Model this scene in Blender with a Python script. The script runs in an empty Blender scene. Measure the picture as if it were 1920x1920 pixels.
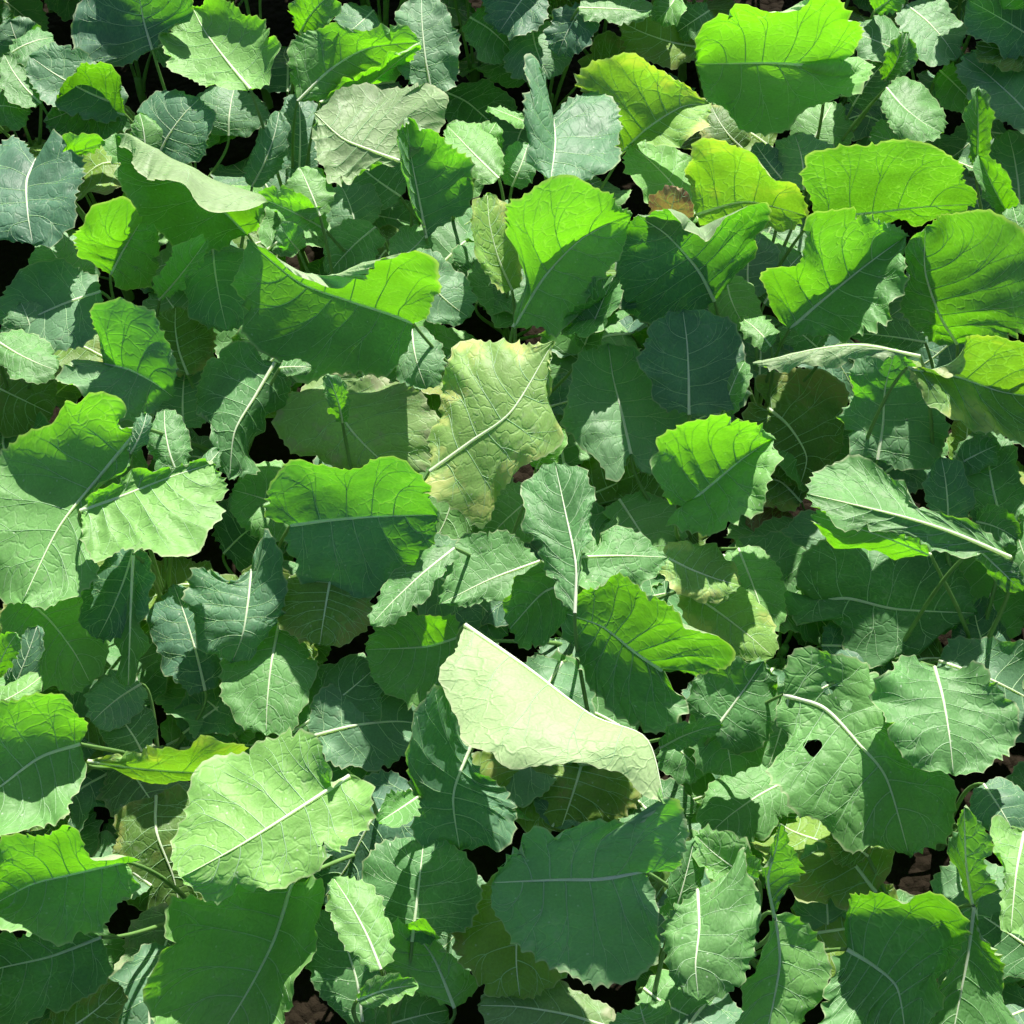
import bpy, math, random
import numpy as np
from mathutils import Vector

# ------------------------------------------------------------------ camera, sky, sun, exposure
SC = bpy.context.scene
COL = SC.collection
CAM_H, PITCH, FOV = 1.55, math.radians(57), math.radians(40)
cam_data = bpy.data.cameras.new("camera")
cam = bpy.data.objects.new("camera", cam_data)
COL.objects.link(cam)
cam.location = (0, 0, CAM_H)
cam.rotation_euler = (math.pi / 2 - PITCH, 0, 0)
cam_data.sensor_fit = 'HORIZONTAL'
cam_data.angle = FOV
cam_data.clip_start = 0.02
cam_data.clip_end = 2000
SC.camera = cam

SUN_EL, SUN_AZ = math.radians(46), math.radians(10)      # azimuth from +Y towards +X
world = bpy.data.worlds.new("World")
SC.world = world
world.use_nodes = True
wn = world.node_tree
sky = wn.nodes.new("ShaderNodeTexSky")
sky.sky_type = 'NISHITA'
sky.sun_disc = False
sky.sun_elevation = SUN_EL
sky.sun_rotation = SUN_AZ
wn.links.new(sky.outputs[0], wn.nodes["Background"].inputs[0])
wn.nodes["Background"].inputs[1].default_value = 0.056

sun_data = bpy.data.lights.new("sun", 'SUN')
sun_data.energy = 5.0
sun_data.angle = math.radians(0.53)
sun_data.color = (1.0, 0.95, 0.86)
sun = bpy.data.objects.new("sun", sun_data)
COL.objects.link(sun)
sdir = Vector((math.sin(SUN_AZ) * math.cos(SUN_EL), math.cos(SUN_AZ) * math.cos(SUN_EL), math.sin(SUN_EL)))
sun.rotation_euler = sdir.to_track_quat('Z', 'Y').to_euler()
sun.location = sdir * 20

SC.view_settings.view_transform = 'Standard'
SC.view_settings.look = 'None'
SC.view_settings.gamma = 1
SC.view_settings.exposure = 1.34
SC.render.engine = 'CYCLES'
SC.cycles.max_bounces = 6
SC.cycles.transmission_bounces = 4
SC.cycles.diffuse_bounces = 3
SC.cycles.use_denoising = True
SC.cycles.use_adaptive_sampling = True
SC.cycles.adaptive_threshold = 0.04

rng = random.Random(7)
nr = np.random.default_rng(11)

# ------------------------------------------------------------------ pixel -> world
TH = math.tan(FOV / 2)
FW = np.array([0, math.cos(PITCH), -math.sin(PITCH)])
UP = np.array([0, math.sin(PITCH), math.cos(PITCH)])
CP = np.array([0, 0, CAM_H])


def at(px, py, zcm):
    d = FW + UP * ((960 - py) / 960 * TH)
    d = d + np.array([(px - 960) / 960 * TH, 0, 0])
    return CP + d * ((zcm / 100 - CAM_H) / d[2])


def to_px(p):
    v = np.asarray(p) - CP
    w = v @ FW
    return 960 + v[0] / w / TH * 960, 960 - (v @ UP) / w / TH * 960


# ------------------------------------------------------------------ materials
def N(nt, kind, **kw):
    n = nt.nodes.new(kind)
    for k, v in kw.items():
        setattr(n, k, v)
    return n


def math_node(nt, op, a, b=None, clamp=False):
    n = N(nt, "ShaderNodeMath", operation=op, use_clamp=clamp)
    for i, v in enumerate((a, b)):
        if v is None:
            continue
        if isinstance(v, (int, float)):
            n.inputs[i].default_value = v
        else:
            nt.links.new(v, n.inputs[i])
    return n.outputs[0]


def mixc(nt, fac, a, b, blend='MIX'):
    n = N(nt, "ShaderNodeMix", data_type='RGBA', blend_type=blend)
    for i, v in ((0, fac), (6, a), (7, b)):
        if isinstance(v, (int, float)):
            n.inputs[i].default_value = v
        elif isinstance(v, tuple):
            n.inputs[i].default_value = (*v, 1)
        else:
            nt.links.new(v, n.inputs[i])
    return n.outputs[2]


def ramp(nt, fac, lo, hi):
    n = N(nt, "ShaderNodeMapRange", interpolation_type='SMOOTHSTEP')
    nt.links.new(fac, n.inputs[0])
    n.inputs[1].default_value = lo
    n.inputs[2].default_value = hi
    return n.outputs[0]


def leaf_material(name, top, under, trans, patch=None, patch_lo=0.5, patch_hi=0.62, tfac=0.39, patch_scale=22.0, patch_trans=None):
    m = bpy.data.materials.new(name)
    m.use_nodes = True
    nt = m.node_tree
    nt.nodes.clear()
    L = nt.links.new
    out = N(nt, "ShaderNodeOutputMaterial")
    uv = N(nt, "ShaderNodeUVMap", uv_map="leaf_uv")
    oi = N(nt, "ShaderNodeObjectInfo")
    off = N(nt, "ShaderNodeVectorMath", operation='ADD')
    L(uv.outputs[0], off.inputs[0])
    comb = N(nt, "ShaderNodeCombineXYZ")
    r50 = math_node(nt, 'MULTIPLY', oi.outputs['Random'], 37.0)
    L(r50, comb.inputs[0])
    L(r50, comb.inputs[1])
    L(comb.outputs[0], off.inputs[1])
    st = N(nt, "ShaderNodeUVMap", uv_map="leaf_st")
    sxyz = N(nt, "ShaderNodeSeparateXYZ")
    L(st.outputs[0], sxyz.inputs[0])
    rimc = sxyz.outputs[1]
    # wobble
    nw = N(nt, "ShaderNodeTexNoise", noise_dimensions='2D')
    nw.inputs['Scale'].default_value = 55
    nw.inputs['Detail'].default_value = 2
    L(off.outputs[0], nw.inputs['Vector'])
    sub = N(nt, "ShaderNodeVectorMath", operation='SUBTRACT')
    L(nw.outputs['Color'], sub.inputs[0])
    sub.inputs[1].default_value = (0.5, 0.5, 0.5)
    scl = N(nt, "ShaderNodeVectorMath", operation='SCALE')
    L(sub.outputs[0], scl.inputs[0])
    scl.inputs['Scale'].default_value = 0.016
    vec = N(nt, "ShaderNodeVectorMath", operation='ADD')
    L(off.outputs[0], vec.inputs[0])
    L(scl.outputs[0], vec.inputs[1])
    # vein network
    v1 = N(nt, "ShaderNodeTexVoronoi", feature='DISTANCE_TO_EDGE', voronoi_dimensions='2D')
    v1.inputs['Scale'].default_value = 72
    L(vec.outputs[0], v1.inputs['Vector'])
    v2 = N(nt, "ShaderNodeTexVoronoi", feature='DISTANCE_TO_EDGE', voronoi_dimensions='2D')
    v2.inputs['Scale'].default_value = 190
    L(vec.outputs[0], v2.inputs['Vector'])
    e1 = math_node(nt, 'SUBTRACT', 1.0, ramp(nt, v1.outputs['Distance'], 0.003, 0.055))
    e2 = math_node(nt, 'SUBTRACT', 1.0, ramp(nt, v2.outputs['Distance'], 0.0, 0.16))
    n1 = N(nt, "ShaderNodeTexNoise", noise_dimensions='2D')
    n1.inputs['Scale'].default_value = 16
    n1.inputs['Detail'].default_value = 4
    L(off.outputs[0], n1.inputs['Vector'])
    n2 = N(nt, "ShaderNodeTexNoise", noise_dimensions='2D')
    n2.inputs['Scale'].default_value = 420
    n2.inputs['Detail'].default_value = 1
    L(off.outputs[0], n2.inputs['Vector'])
    fade = ramp(nt, n1.outputs[0], 0.36, 0.62)
    vein = math_node(nt, 'ADD', math_node(nt, 'MULTIPLY', math_node(nt, 'MULTIPLY', e1, fade), 0.2), math_node(nt, 'MULTIPLY', e2, 0.05), clamp=True)
    tone = math_node(nt, 'ADD', math_node(nt, 'MULTIPLY', n1.outputs[0], 0.75),
                     math_node(nt, 'ADD', math_node(nt, 'MULTIPLY', n2.outputs[0], 0.35),
                               math_node(nt, 'ADD', 0.18, math_node(nt, 'MULTIPLY', oi.outputs['Random'], 0.55))))
    tcomb = N(nt, "ShaderNodeCombineColor")
    for i in range(3):
        L(tone, tcomb.inputs[i])
    # bluish or yellowish drift from leaf to leaf
    hue = mixc(nt, oi.outputs['Random'], (0.92, 0.98, 1.06), (1.18, 1.03, 0.84))
    warm = mixc(nt, 1.0, tcomb.outputs[0], hue, 'MULTIPLY')
    top_c = mixc(nt, 1.0, top, warm, 'MULTIPLY')
    und_c = mixc(nt, 1.0, under, tcomb.outputs[0], 'MULTIPLY')
    tra_c = mixc(nt, 1.0, trans, tcomb.outputs[0], 'MULTIPLY')
    if patch:
        n3 = N(nt, "ShaderNodeTexNoise", noise_dimensions='2D')
        n3.inputs['Scale'].default_value = patch_scale
        n3.inputs['Detail'].default_value = 5
        L(off.outputs[0], n3.inputs['Vector'])
        pf = ramp(nt, math_node(nt, 'ADD', n3.outputs[0], math_node(nt, 'MULTIPLY', math_node(nt, 'SUBTRACT', rimc, 0.62), 0.28)), patch_lo, patch_hi)
        pf = math_node(nt, 'MULTIPLY', pf, math_node(nt, 'SUBTRACT', 1.0, math_node(nt, 'MULTIPLY', e1, 0.7)))
        top_c = mixc(nt, pf, top_c, patch)
        und_c = mixc(nt, pf, und_c, patch)
        tra_c = mixc(nt, pf, tra_c, patch_trans or patch)
    pale = (0.34, 0.52, 0.30)
    top_c = mixc(nt, vein, top_c, pale)
    und_c = mixc(nt, math_node(nt, 'MULTIPLY', vein, 1.6, True), und_c, (0.22, 0.34, 0.14))
    tra_c = mixc(nt, math_node(nt, 'MULTIPLY', vein, 2.2, True), tra_c, (0.34, 0.80, 0.05))
    # pale grit and wax specks
    v3 = N(nt, "ShaderNodeTexVoronoi", voronoi_dimensions='2D')
    v3.inputs['Scale'].default_value = 85
    L(off.outputs[0], v3.inputs['Vector'])
    sp = N(nt, "ShaderNodeSeparateColor")
    L(v3.outputs['Color'], sp.inputs[0])
    speck = math_node(nt, 'MULTIPLY', math_node(nt, 'LESS_THAN', v3.outputs['Distance'], 0.075),
                      math_node(nt, 'GREATER_THAN', sp.outputs[0], 0.86))
    top_c = mixc(nt, math_node(nt, 'MULTIPLY', speck, 0.55), top_c, (0.55, 0.62, 0.5))
    n4 = N(nt, "ShaderNodeTexNoise", noise_dimensions='2D')
    n4.inputs['Scale'].default_value = 110
    n4.inputs['Detail'].default_value = 3
    L(off.outputs[0], n4.inputs['Vector'])
    dust = math_node(nt, 'MULTIPLY', math_node(nt, 'MULTIPLY', ramp(nt, n4.outputs[0], 0.52, 0.74), ramp(nt, n1.outputs[0], 0.42, 0.66)), 0.30)
    top_c = mixc(nt, dust, top_c, (0.34, 0.38, 0.27))
    rim = math_node(nt, 'MULTIPLY', ramp(nt, rimc, 0.962, 0.995), 0.55)
    top_c = mixc(nt, rim, top_c, (0.42, 0.46, 0.28))
    und_c = mixc(nt, rim, und_c, (0.42, 0.46, 0.28))
    tra_c = mixc(nt, rim, tra_c, (0.42, 0.62, 0.08))
    geo = N(nt, "ShaderNodeNewGeometry")
    col = mixc(nt, geo.outputs['Backfacing'], top_c, und_c)
    # relief
    dome = ramp(nt, v1.outputs['Distance'], 0.0, 0.13)
    hgt = math_node(nt, 'ADD', math_node(nt, 'MULTIPLY', dome, math_node(nt, 'ADD', 0.25, math_node(nt, 'MULTIPLY', fade, 0.75))), math_node(nt, 'MULTIPLY', n2.outputs[0], 0.3))
    bump = N(nt, "ShaderNodeBump")
    bump.inputs['Strength'].default_value = 0.36
    bump.inputs['Distance'].default_value = 0.0016
    L(hgt, bump.inputs['Height'])
    pb = N(nt, "ShaderNodeBsdfPrincipled")
    L(col, pb.inputs['Base Color'])
    L(bump.outputs[0], pb.inputs['Normal'])
    rough = math_node(nt, 'ADD', 0.42, math_node(nt, 'MULTIPLY', n1.outputs[0], 0.22))
    L(rough, pb.inputs['Roughness'])
    pb.inputs['Specular IOR Level'].default_value = 0.32
    tb = N(nt, "ShaderNodeBsdfTranslucent")
    L(tra_c, tb.inputs['Color'])
    L(bump.outputs[0], tb.inputs['Normal'])
    mx = N(nt, "ShaderNodeMixShader")
    mx.inputs[0].default_value = tfac
    L(pb.outputs[0], mx.inputs[1])
    L(tb.outputs[0], mx.inputs[2])
    L(mx.outputs[0], out.inputs[0])
    return m


TR = (0.15, 0.49, 0.001)
MAT = {
    'g': leaf_material("leaf_green", (0.125, 0.300, 0.102), (0.33, 0.45, 0.24), TR),
    'b': leaf_material("leaf_bluish", (0.110, 0.240, 0.140), (0.32, 0.44, 0.26), (0.12, 0.46, 0.003)),
    'p': leaf_material("leaf_pale", (0.145, 0.330, 0.100), (0.27, 0.38, 0.19), TR),
    'c': leaf_material("leaf_cream_underside", (0.140, 0.330, 0.100), (0.30, 0.41, 0.20), TR),
    'y': leaf_material("leaf_yellowing", (0.230, 0.420, 0.100), (0.46, 0.55, 0.24), (0.21, 0.50, 0.006),
                       (0.50, 0.56, 0.18), 0.50, 0.74, patch_trans=(0.40, 0.58, 0.015)),
    'm': leaf_material("leaf_mottled", (0.170, 0.310, 0.100), (0.42, 0.50, 0.22), (0.26, 0.58, 0.02),
                       (0.46, 0.52, 0.17), 0.50, 0.72, patch_scale=26.0, patch_trans=(0.50, 0.60, 0.05)),
    'o': leaf_material("leaf_olive", (0.120, 0.230, 0.045), (0.30, 0.38, 0.14), (0.20, 0.44, 0.01),
                       (0.26, 0.30, 0.08), 0.5, 0.72),
    'd': leaf_material("leaf_dull", (0.170, 0.290, 0.120), (0.34, 0.40, 0.22), (0.18, 0.42, 0.03),
                       (0.30, 0.34, 0.19), 0.5, 0.70, patch_scale=30.0),
    'w': leaf_material("leaf_withered", (0.30, 0.22, 0.10), (0.36, 0.28, 0.14), (0.34, 0.24, 0.05),
                       (0.20, 0.11, 0.05), 0.45, 0.6, tfac=0.25),
}


def simple_material(name, col, rough, tcol=None, tfac=0.25, scale=60):
    m = bpy.data.materials.new(name)
    m.use_nodes = True
    nt = m.node_tree
    pb = nt.nodes["Principled BSDF"]
    no = N(nt, "ShaderNodeTexNoise")
    no.inputs['Scale'].default_value = scale
    no.inputs['Detail'].default_value = 5
    tc = N(nt, "ShaderNodeTexCoord")
    nt.links.new(tc.outputs['Object'], no.inputs['Vector'])
    c = mixc(nt, no.outputs[0], tuple(x * 0.75 for x in col), tuple(min(1, x * 1.25) for x in col))
    nt.links.new(c, pb.inputs['Base Color'])
    pb.inputs['Roughness'].default_value = rough
    if tcol:
        tb = N(nt, "ShaderNodeBsdfTranslucent")
        tb.inputs[0].default_value = (*tcol, 1)
        mx = N(nt, "ShaderNodeMixShader")
        mx.inputs[0].default_value = tfac
        nt.links.new(pb.outputs[0], mx.inputs[1])
        nt.links.new(tb.outputs[0], mx.inputs[2])
        nt.links.new(mx.outputs[0], nt.nodes["Material Output"].inputs[0])
    return m


VEIN = simple_material("vein_pale", (0.78, 0.86, 0.70), 0.45, (0.80, 0.98, 0.36), 0.5)
SIDE_VEIN = simple_material("vein_side", (0.44, 0.60, 0.40), 0.5, (0.42, 0.80, 0.10), 0.5)
STEM = simple_material("stem_green", (0.13, 0.25, 0.07), 0.45, (0.25, 0.5, 0.05), 0.15)


def soil_material():
    m = bpy.data.materials.new("soil")
    m.use_nodes = True
    nt = m.node_tree
    pb = nt.nodes["Principled BSDF"]
    tc = N(nt, "ShaderNodeTexCoord")
    n1 = N(nt, "ShaderNodeTexNoise")
    n1.inputs['Scale'].default_value = 9
    n1.inputs['Detail'].default_value = 9
    n1.inputs['Roughness'].default_value = 0.65
    nt.links.new(tc.outputs['Object'], n1.inputs['Vector'])
    v = N(nt, "ShaderNodeTexVoronoi")
    v.inputs['Scale'].default_value = 70
    nt.links.new(tc.outputs['Object'], v.inputs['Vector'])
    c = mixc(nt, n1.outputs[0], (0.005, 0.004, 0.003), (0.022, 0.017, 0.011))
    nt.links.new(c, pb.inputs['Base Color'])
    pb.inputs['Roughness'].default_value = 0.95
    pb.inputs['Specular IOR Level'].default_value = 0.04
    h = math_node(nt, 'ADD', n1.outputs[0], math_node(nt, 'MULTIPLY', v.outputs['Distance'], -0.4))
    b = N(nt, "ShaderNodeBump")
    b.inputs['Distance'].default_value = 0.02
    nt.links.new(h, b.inputs['Height'])
    nt.links.new(b.outputs[0], pb.inputs['Normal'])
    return m


# ------------------------------------------------------------------ ground
def build_ground():
    ax = np.concatenate([[-600, -150, -40, -12, -5, -3], np.linspace(-2, 2, 81), [3, 5, 12, 40, 150, 600]])
    ay = np.concatenate([[-600, -150, -40, -12, -4, -2], np.linspace(-1, 3, 81), [4, 6, 12, 40, 150, 600]])
    X, Y = np.meshgrid(ax, ay, indexing='ij')
    near = (np.abs(X) < 2.05) & (Y > -1.05) & (Y < 3.05)
    Z = np.where(near, nr.uniform(-0.012, 0.006, X.shape) + 0.006 * np.sin(X * 21) * np.cos(Y * 17), -0.004)
    v = np.stack([X, Y, Z], -1).reshape(-1, 3)
    n, k = X.shape
    idx = np.arange(n * k).reshape(n, k)
    f = np.stack([idx[:-1, :-1], idx[1:, :-1], idx[1:, 1:], idx[:-1, 1:]], -1).reshape(-1, 4)
    me = bpy.data.meshes.new("ground")
    me.from_pydata(v.tolist(), [], f.tolist())
    me.materials.append(soil_material())
    me.polygons.foreach_set("use_smooth", [True] * len(me.polygons))
    o = bpy.data.objects.new("ground", me)
    o["kind"] = "structure"
    o["label"] = "dark bare soil under the leaf canopy"
    COL.objects.link(o)


build_ground()


# ------------------------------------------------------------------ leaf geometry
def spline(pts, n):
    """Catmull-Rom through pts, resampled to n points evenly along its length."""
    p = np.asarray(pts, float)
    if len(p) == 2:
        d = np.linspace(0, 1, 40)[:, None]
        q = p[0] * (1 - d) + p[1] * d
    else:
        e = np.vstack([2 * p[0] - p[1], p, 2 * p[-1] - p[-2]])
        t = np.linspace(0, 1, 16, endpoint=False)[:, None]
        seg = []
        for i in range(1, len(e) - 2):
            a, b, c, d = e[i - 1], e[i], e[i + 1], e[i + 2]
            tt = 0.42
            m1, m2 = (c - a) * tt, (d - b) * tt
            lc = np.linalg.norm(c - b)
            for m in (m1, m2):
                lm = np.linalg.norm(m)
                if lm > 1.2 * lc:
                    m *= 1.2 * lc / lm
            seg.append((2 * t**3 - 3 * t**2 + 1) * b + (t**3 - 2 * t**2 + t) * m1 + (-2 * t**3 + 3 * t**2) * c + (t**3 - t**2) * m2)
        q = np.vstack(seg + [p[-1:]])
    s = np.concatenate([[0], np.cumsum(np.linalg.norm(np.diff(q, axis=0), axis=1))])
    u = np.linspace(0, s[-1], n)
    return np.stack([np.interp(u, s, q[:, k]) for k in range(3)], -1), s[-1]


def unit(v):
    return v / np.maximum(np.linalg.norm(v, axis=-1, keepdims=True), 1e-9)


def smooth_noise(x, r, freq, octs=2):
    y = np.zeros_like(x)
    for o in range(octs):
        ph = r.uniform(0, 6.28, 3)
        f = freq * (1.9 ** o)
        y += (np.sin(x * f * 6.28 + ph[0]) + 0.7 * np.sin(x * f * 9.7 + ph[1]) + 0.5 * np.sin(x * f * 3.7 + ph[2])) / 2.2 / (1.6 ** o)
    return y


def tube(verts, faces, path, r0, r1, sides=4):
    path = np.asarray(path)
    n = len(path)
    t = unit(np.gradient(path, axis=0))
    ref = np.array([0.31, 0.2, 0.93])
    a = unit(np.cross(t, ref))
    b = np.cross(t, a)
    base = len(verts)
    rad = np.linspace(r0, r1, n)
    for i in range(n):
        for k in range(sides):
            an = 2 * math.pi * k / sides
            verts.append(path[i] + (a[i] * math.cos(an) + b[i] * math.sin(an)) * rad[i])
    for i in range(n - 1):
        for k in range(sides):
            k2 = (k + 1) % sides
            faces.append((base + i * sides + k, base + i * sides + k2, base + (i + 1) * sides + k2, base + (i + 1) * sides + k))
    faces.append(tuple(base + (n - 1) * sides + k for k in range(sides)))


def mesh_from(name, verts, faces, mat, smooth=True):
    me = bpy.data.meshes.new(name)
    me.from_pydata([tuple(v) for v in verts], [], faces)
    me.materials.append(mat)
    me.polygons.foreach_set("use_smooth", [smooth] * len(me.polygons))
    me.update()
    return me


def leaf_meshes(M, A, B, mat, seed, view=None, under=False, fold=None, tooth=1.0, ruffle=1.0, pucker=1.0, holes=(), quality=1.0):
    """Blade mesh and vein mesh for a leaf given by its midrib M and its two margins A and B (3-D points, base to tip)."""
    r = np.random.default_rng(seed)
    ea = [M[0]] + list(A) + [M[-1]]
    eb = [M[0]] + list(B) + [M[-1]]
    la = spline(ea, 50)[1]
    lb = spline(eb, 50)[1]
    nu = int(np.clip(max(la, lb) / 0.0019 * quality, 28, 150)) if not holes else 260
    nv = int(np.clip(nu * 0.14, 6, 16)) if not holes else 60
    mid, lm = spline(M, nu)
    edges = [spline(ea, nu)[0], spline(eb, nu)[0]]
    ridge = [None, None]
    if fold is not None:
        ridge[1] = spline([M[0]] + list(fold) + [M[-1]], nu)[0]
    u = np.linspace(0, 1, nu)
    tan = unit(np.gradient(mid, axis=0))
    size = (la + lb) / 2 / 0.25                      # 1 for a leaf about 18 cm long
    kv = int(r.integers(5, 8))
    halves, vein_paths = [], []
    span = edges[0] - edges[1]
    wsum = np.linalg.norm(edges[0] - mid, axis=1) + np.linalg.norm(edges[1] - mid, axis=1)
    across = unit(span - (span * tan).sum(1, keepdims=True) * tan)
    blend = 0.75 * np.clip((np.linalg.norm(span, axis=1) / np.maximum(wsum, 1e-6) - 0.35) / 0.5, 0, 1)[:, None]
    for h in (0, 1):
        E = edges[h]
        out = unit(E - mid)
        sgn = 1 if h == 0 else -1
        ln = la if h == 0 else lb
        # teeth and lobes of the margin
        pos, cuts = 0.0, [0.0]
        while pos < 1:
            pos += r.uniform(0.007, 0.017) * (0.7 + 0.3 * size) / ln
            cuts.append(pos)
        cuts = np.array(cuts)
        amp = r.uniform(0.2, 1.0, len(cuts)) * 0.0072 * tooth * min(1.1, 0.55 + 0.45 * size)
        k = np.clip(np.searchsorted(cuts, u, side='right') - 1, 0, len(cuts) - 2)
        t = (u - cuts[k]) / (cuts[k + 1] - cuts[k])
        a_loc = (amp[k] * (1 - t) + amp[k + 1] * t) * np.clip(0.75 + 0.6 * smooth_noise(u, r, 1.7), 0.25, 1.4)
        prof = (1 - np.abs(np.sin(math.pi * t)) ** 0.75) - 0.35
        end = np.clip(np.minimum(u / 0.07, (1 - u) / 0.02), 0, 1)
        jag = a_loc * prof * end + 0.0060 * size * smooth_noise(u, r, 2.6) * np.clip(np.minimum(u, 1 - u) * 8, 0, 1)
        for _ in range(int(r.integers(0, 3))):       # notches and small tears
            u0, w0 = r.uniform(0.15, 0.9), r.uniform(0.006, 0.02)
            jag -= r.uniform(0.3, 1.0) * 0.013 * min(1.2, size) * tooth * np.exp(-((u - u0) / w0) ** 2)
        wid = np.linalg.norm(E - mid, axis=1)
        # direction of the margin's outward normal, within the half
        et = unit(np.gradient(E, axis=0))
        odir = unit(out - (out * et).sum(1, keepdims=True) * et)
        # near the ends the outward direction comes from the neighbours
        g = min(3, nu // 6)
        odir[:g] = odir[g]
        odir[-g:] = odir[-g - 1]
        nor = unit(np.cross(tan, E - mid)) * sgn
        nor = unit(np.array([np.convolve(np.pad(nor[:, c], 4, mode='edge'), np.ones(9) / 9, 'valid') for c in range(3)]).T)
        s = np.linspace(0, 1, nv + 1) ** 0.9
        S, U = np.meshgrid(s, u)
        if ridge[h] is None:
            ctl = (mid + E) / 2
            ctl = ctl * (1 - blend) + (mid + across * (wid * 0.5)[:, None] * sgn) * blend
            s3 = S[..., None]
            P = (1 - s3) ** 2 * mid[:, None] + 2 * s3 * (1 - s3) * ctl[:, None] + s3 ** 2 * E[:, None]
            bow = r.uniform(-0.06, 0.10)
            P += nor[:, None] * (wid[:, None] * 4 * S * (1 - S) * bow)[..., None]
        else:
            R = ridge[h]
            q = np.clip((S - 0.5) * 2, 0, 1)[..., None]
            p = np.clip(S * 2, 0, 1)[..., None]
            P = np.where(S[..., None] < 0.5, mid[:, None] * (1 - p) + R[:, None] * p, R[:, None] * (1 - q) + E[:, None] * q)
            for _ in range(2):
                P[:, 1:-1] = 0.25 * P[:, :-2] + 0.5 * P[:, 1:-1] + 0.25 * P[:, 2:]
        P += odir[:, None] * (jag[:, None] * S ** 5)[..., None]
        # lateral veins
        uk = (np.arange(kv) + 0.25 + 0.3 * h + r.uniform(-0.14, 0.14, kv)) / (kv + 0.6)
        uk = np.clip(uk, 0.02, 0.92) * 0.92
        obl = r.uniform(0.13, 0.2)

        def gs(x):
            return obl * x ** 1.25
        ph = np.interp(U - gs(S), np.concatenate([[-0.5], uk, [1.3]]), np.arange(kv + 2))
        ph2 = ph * 2.0 + S * 3.2 + 0.5 * np.sin(U * 23 + h)
        quilt = np.abs(np.sin(math.pi * ph)) ** 0.7
        quilt2 = np.abs(np.sin(math.pi * S * 4.3 + np.floor(ph) * 1.7 + 0.5 * np.sin(U * 31))) ** 0.6
        env = np.clip(S * 5, 0, 1) * (0.5 + 0.5 * S) * np.clip((1 - S) * 3.5, 0, 1)
        pk = (quilt * 0.0016 + quilt * quilt2 * 0.0020) * pucker * 0.7 * min(1.2, size) ** 1.6 * env
        wave = 0.0078 * ruffle * min(1.2, size) * S ** 2.4 * smooth_noise(U, r, r.uniform(1.6, 2.6)) * np.clip(np.minimum(U, 1 - U) * 7, 0, 1)
        fine = 0.0013 * ruffle * S ** 6 * smooth_noise(U, r, 9.0, 1)
        big = 0.0030 * smooth_noise(U * 0.7 + S * 0.45 * (1 if h else -1), r, 1.2) * S * np.minimum(1, 4 * U)
        P += nor[:, None] * (pk + wave + fine + big)[..., None]
        halves.append((P, S, U, wid))
        for i in range(kv):
            ss = np.linspace(0, 0.93, 12)
            uu = uk[i] + gs(ss) + 0.012 * np.sin(ss * 9 + i * 2.1) * ss
            vein_paths.append((h, ss, np.clip(uu, 0, 0.985), 1.0))
            for sg, s0 in ((1, r.uniform(0.28, 0.5)), (-1, r.uniform(0.45, 0.68))):
                sb = np.linspace(s0, 0.94, 7)
                ub = np.interp(sb, ss, uu) + sg * (0.045 + 0.03 * r.random()) * ((sb - s0) / (0.94 - s0)) ** 0.8
                vein_paths.append((h, sb, np.clip(ub, 0.01, 0.985), 0.55))
    # join: columns run from margin A through the midrib to margin B
    PA, PB = halves[0][0], halves[1][0]
    G = np.concatenate([PA[:, ::-1], PB[:, 1:]], axis=1)
    nc = G.shape[1]
    yy = np.broadcast_to(u[:, None] * lm, (nu, nc))
    xa = (halves[0][1] * halves[0][3][:, None])[:, ::-1]
    xb = -(halves[1][1] * halves[1][3][:, None])[:, 1:]
    xx = np.concatenate([xa, xb], axis=1)
    idx = np.arange(nu * nc).reshape(nu, nc)
    F = np.stack([idx[:-1, :-1], idx[:-1, 1:], idx[1:, 1:], idx[1:, :-1]], -1)
    # which way is up: the upper face of half A is turned to (or, for an underside, away from) the viewer
    flip = False
    if view is not None:
        c = PA[1:-1, :]
        n = np.cross(PA[1:, :-1] - PA[:-1, :-1], PA[:-1, 1:] - PA[:-1, :-1])
        to = view - PA[:-1, :-1]
        # faces run A->B, so the side A normal is -(du x ds)
        facing = (n * unit(to)).sum()
        # orientation of the face as built
        e1 = G[:-1, 1:nv + 1] - G[:-1, :nv]
        e2 = G[1:, :nv] - G[:-1, :nv]
        fn = np.cross(e1, e2)
        facing = (fn * unit(view - G[:-1, :nv])).sum()
        flip = (facing < 0) != under
    F = F.reshape(-1, 4)
    if flip:
        F = F[:, ::-1]
    V = G.reshape(-1, 3).copy()
    keep = np.ones(len(F), bool)
    for hx, hy, hr in holes:
        w = V - CP
        dep = w @ FW
        hc = V[np.argmin((960 + w[:, 0] / dep / TH * 960 - hx) ** 2 + (960 - (w @ UP) / dep / TH * 960 - hy) ** 2)].copy()
        d = np.linalg.norm(V - hc, axis=1)
        rr = hr * (1 + 0.12 * np.sin(3 * np.arctan2(V[:, 1] - hc[1], V[:, 0] - hc[0])))
        inside = d < rr
        keep &= ~inside[F].all(1)
        cen = inside[F].any(1) & keep
        rim = np.unique(F[cen])
        rim = rim[inside[rim]]
        V[rim] = hc + unit(V[rim] - hc) * rr[rim, None]
    F = F[keep]
    me = bpy.data.meshes.new("leaf")
    me.from_pydata(V.tolist(), [], F.tolist())
    me.materials.append(MAT[mat])
    me.polygons.foreach_set("use_smooth", [True] * len(me.polygons))
    lay = me.uv_layers.new(name="leaf_uv")
    uvs = np.stack([xx, yy], -1).reshape(-1, 2)
    ss_all = np.concatenate([halves[0][1][:, ::-1], halves[1][1][:, 1:]], axis=1)
    sts = np.stack([np.broadcast_to(u[:, None], (nu, nc)), ss_all], -1).reshape(-1, 2)
    lay2 = me.uv_layers.new(name="leaf_st")
    lay = me.uv_layers["leaf_uv"]
    li = np.empty(len(me.loops), np.int32)
    me.loops.foreach_get("vertex_index", li)
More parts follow.
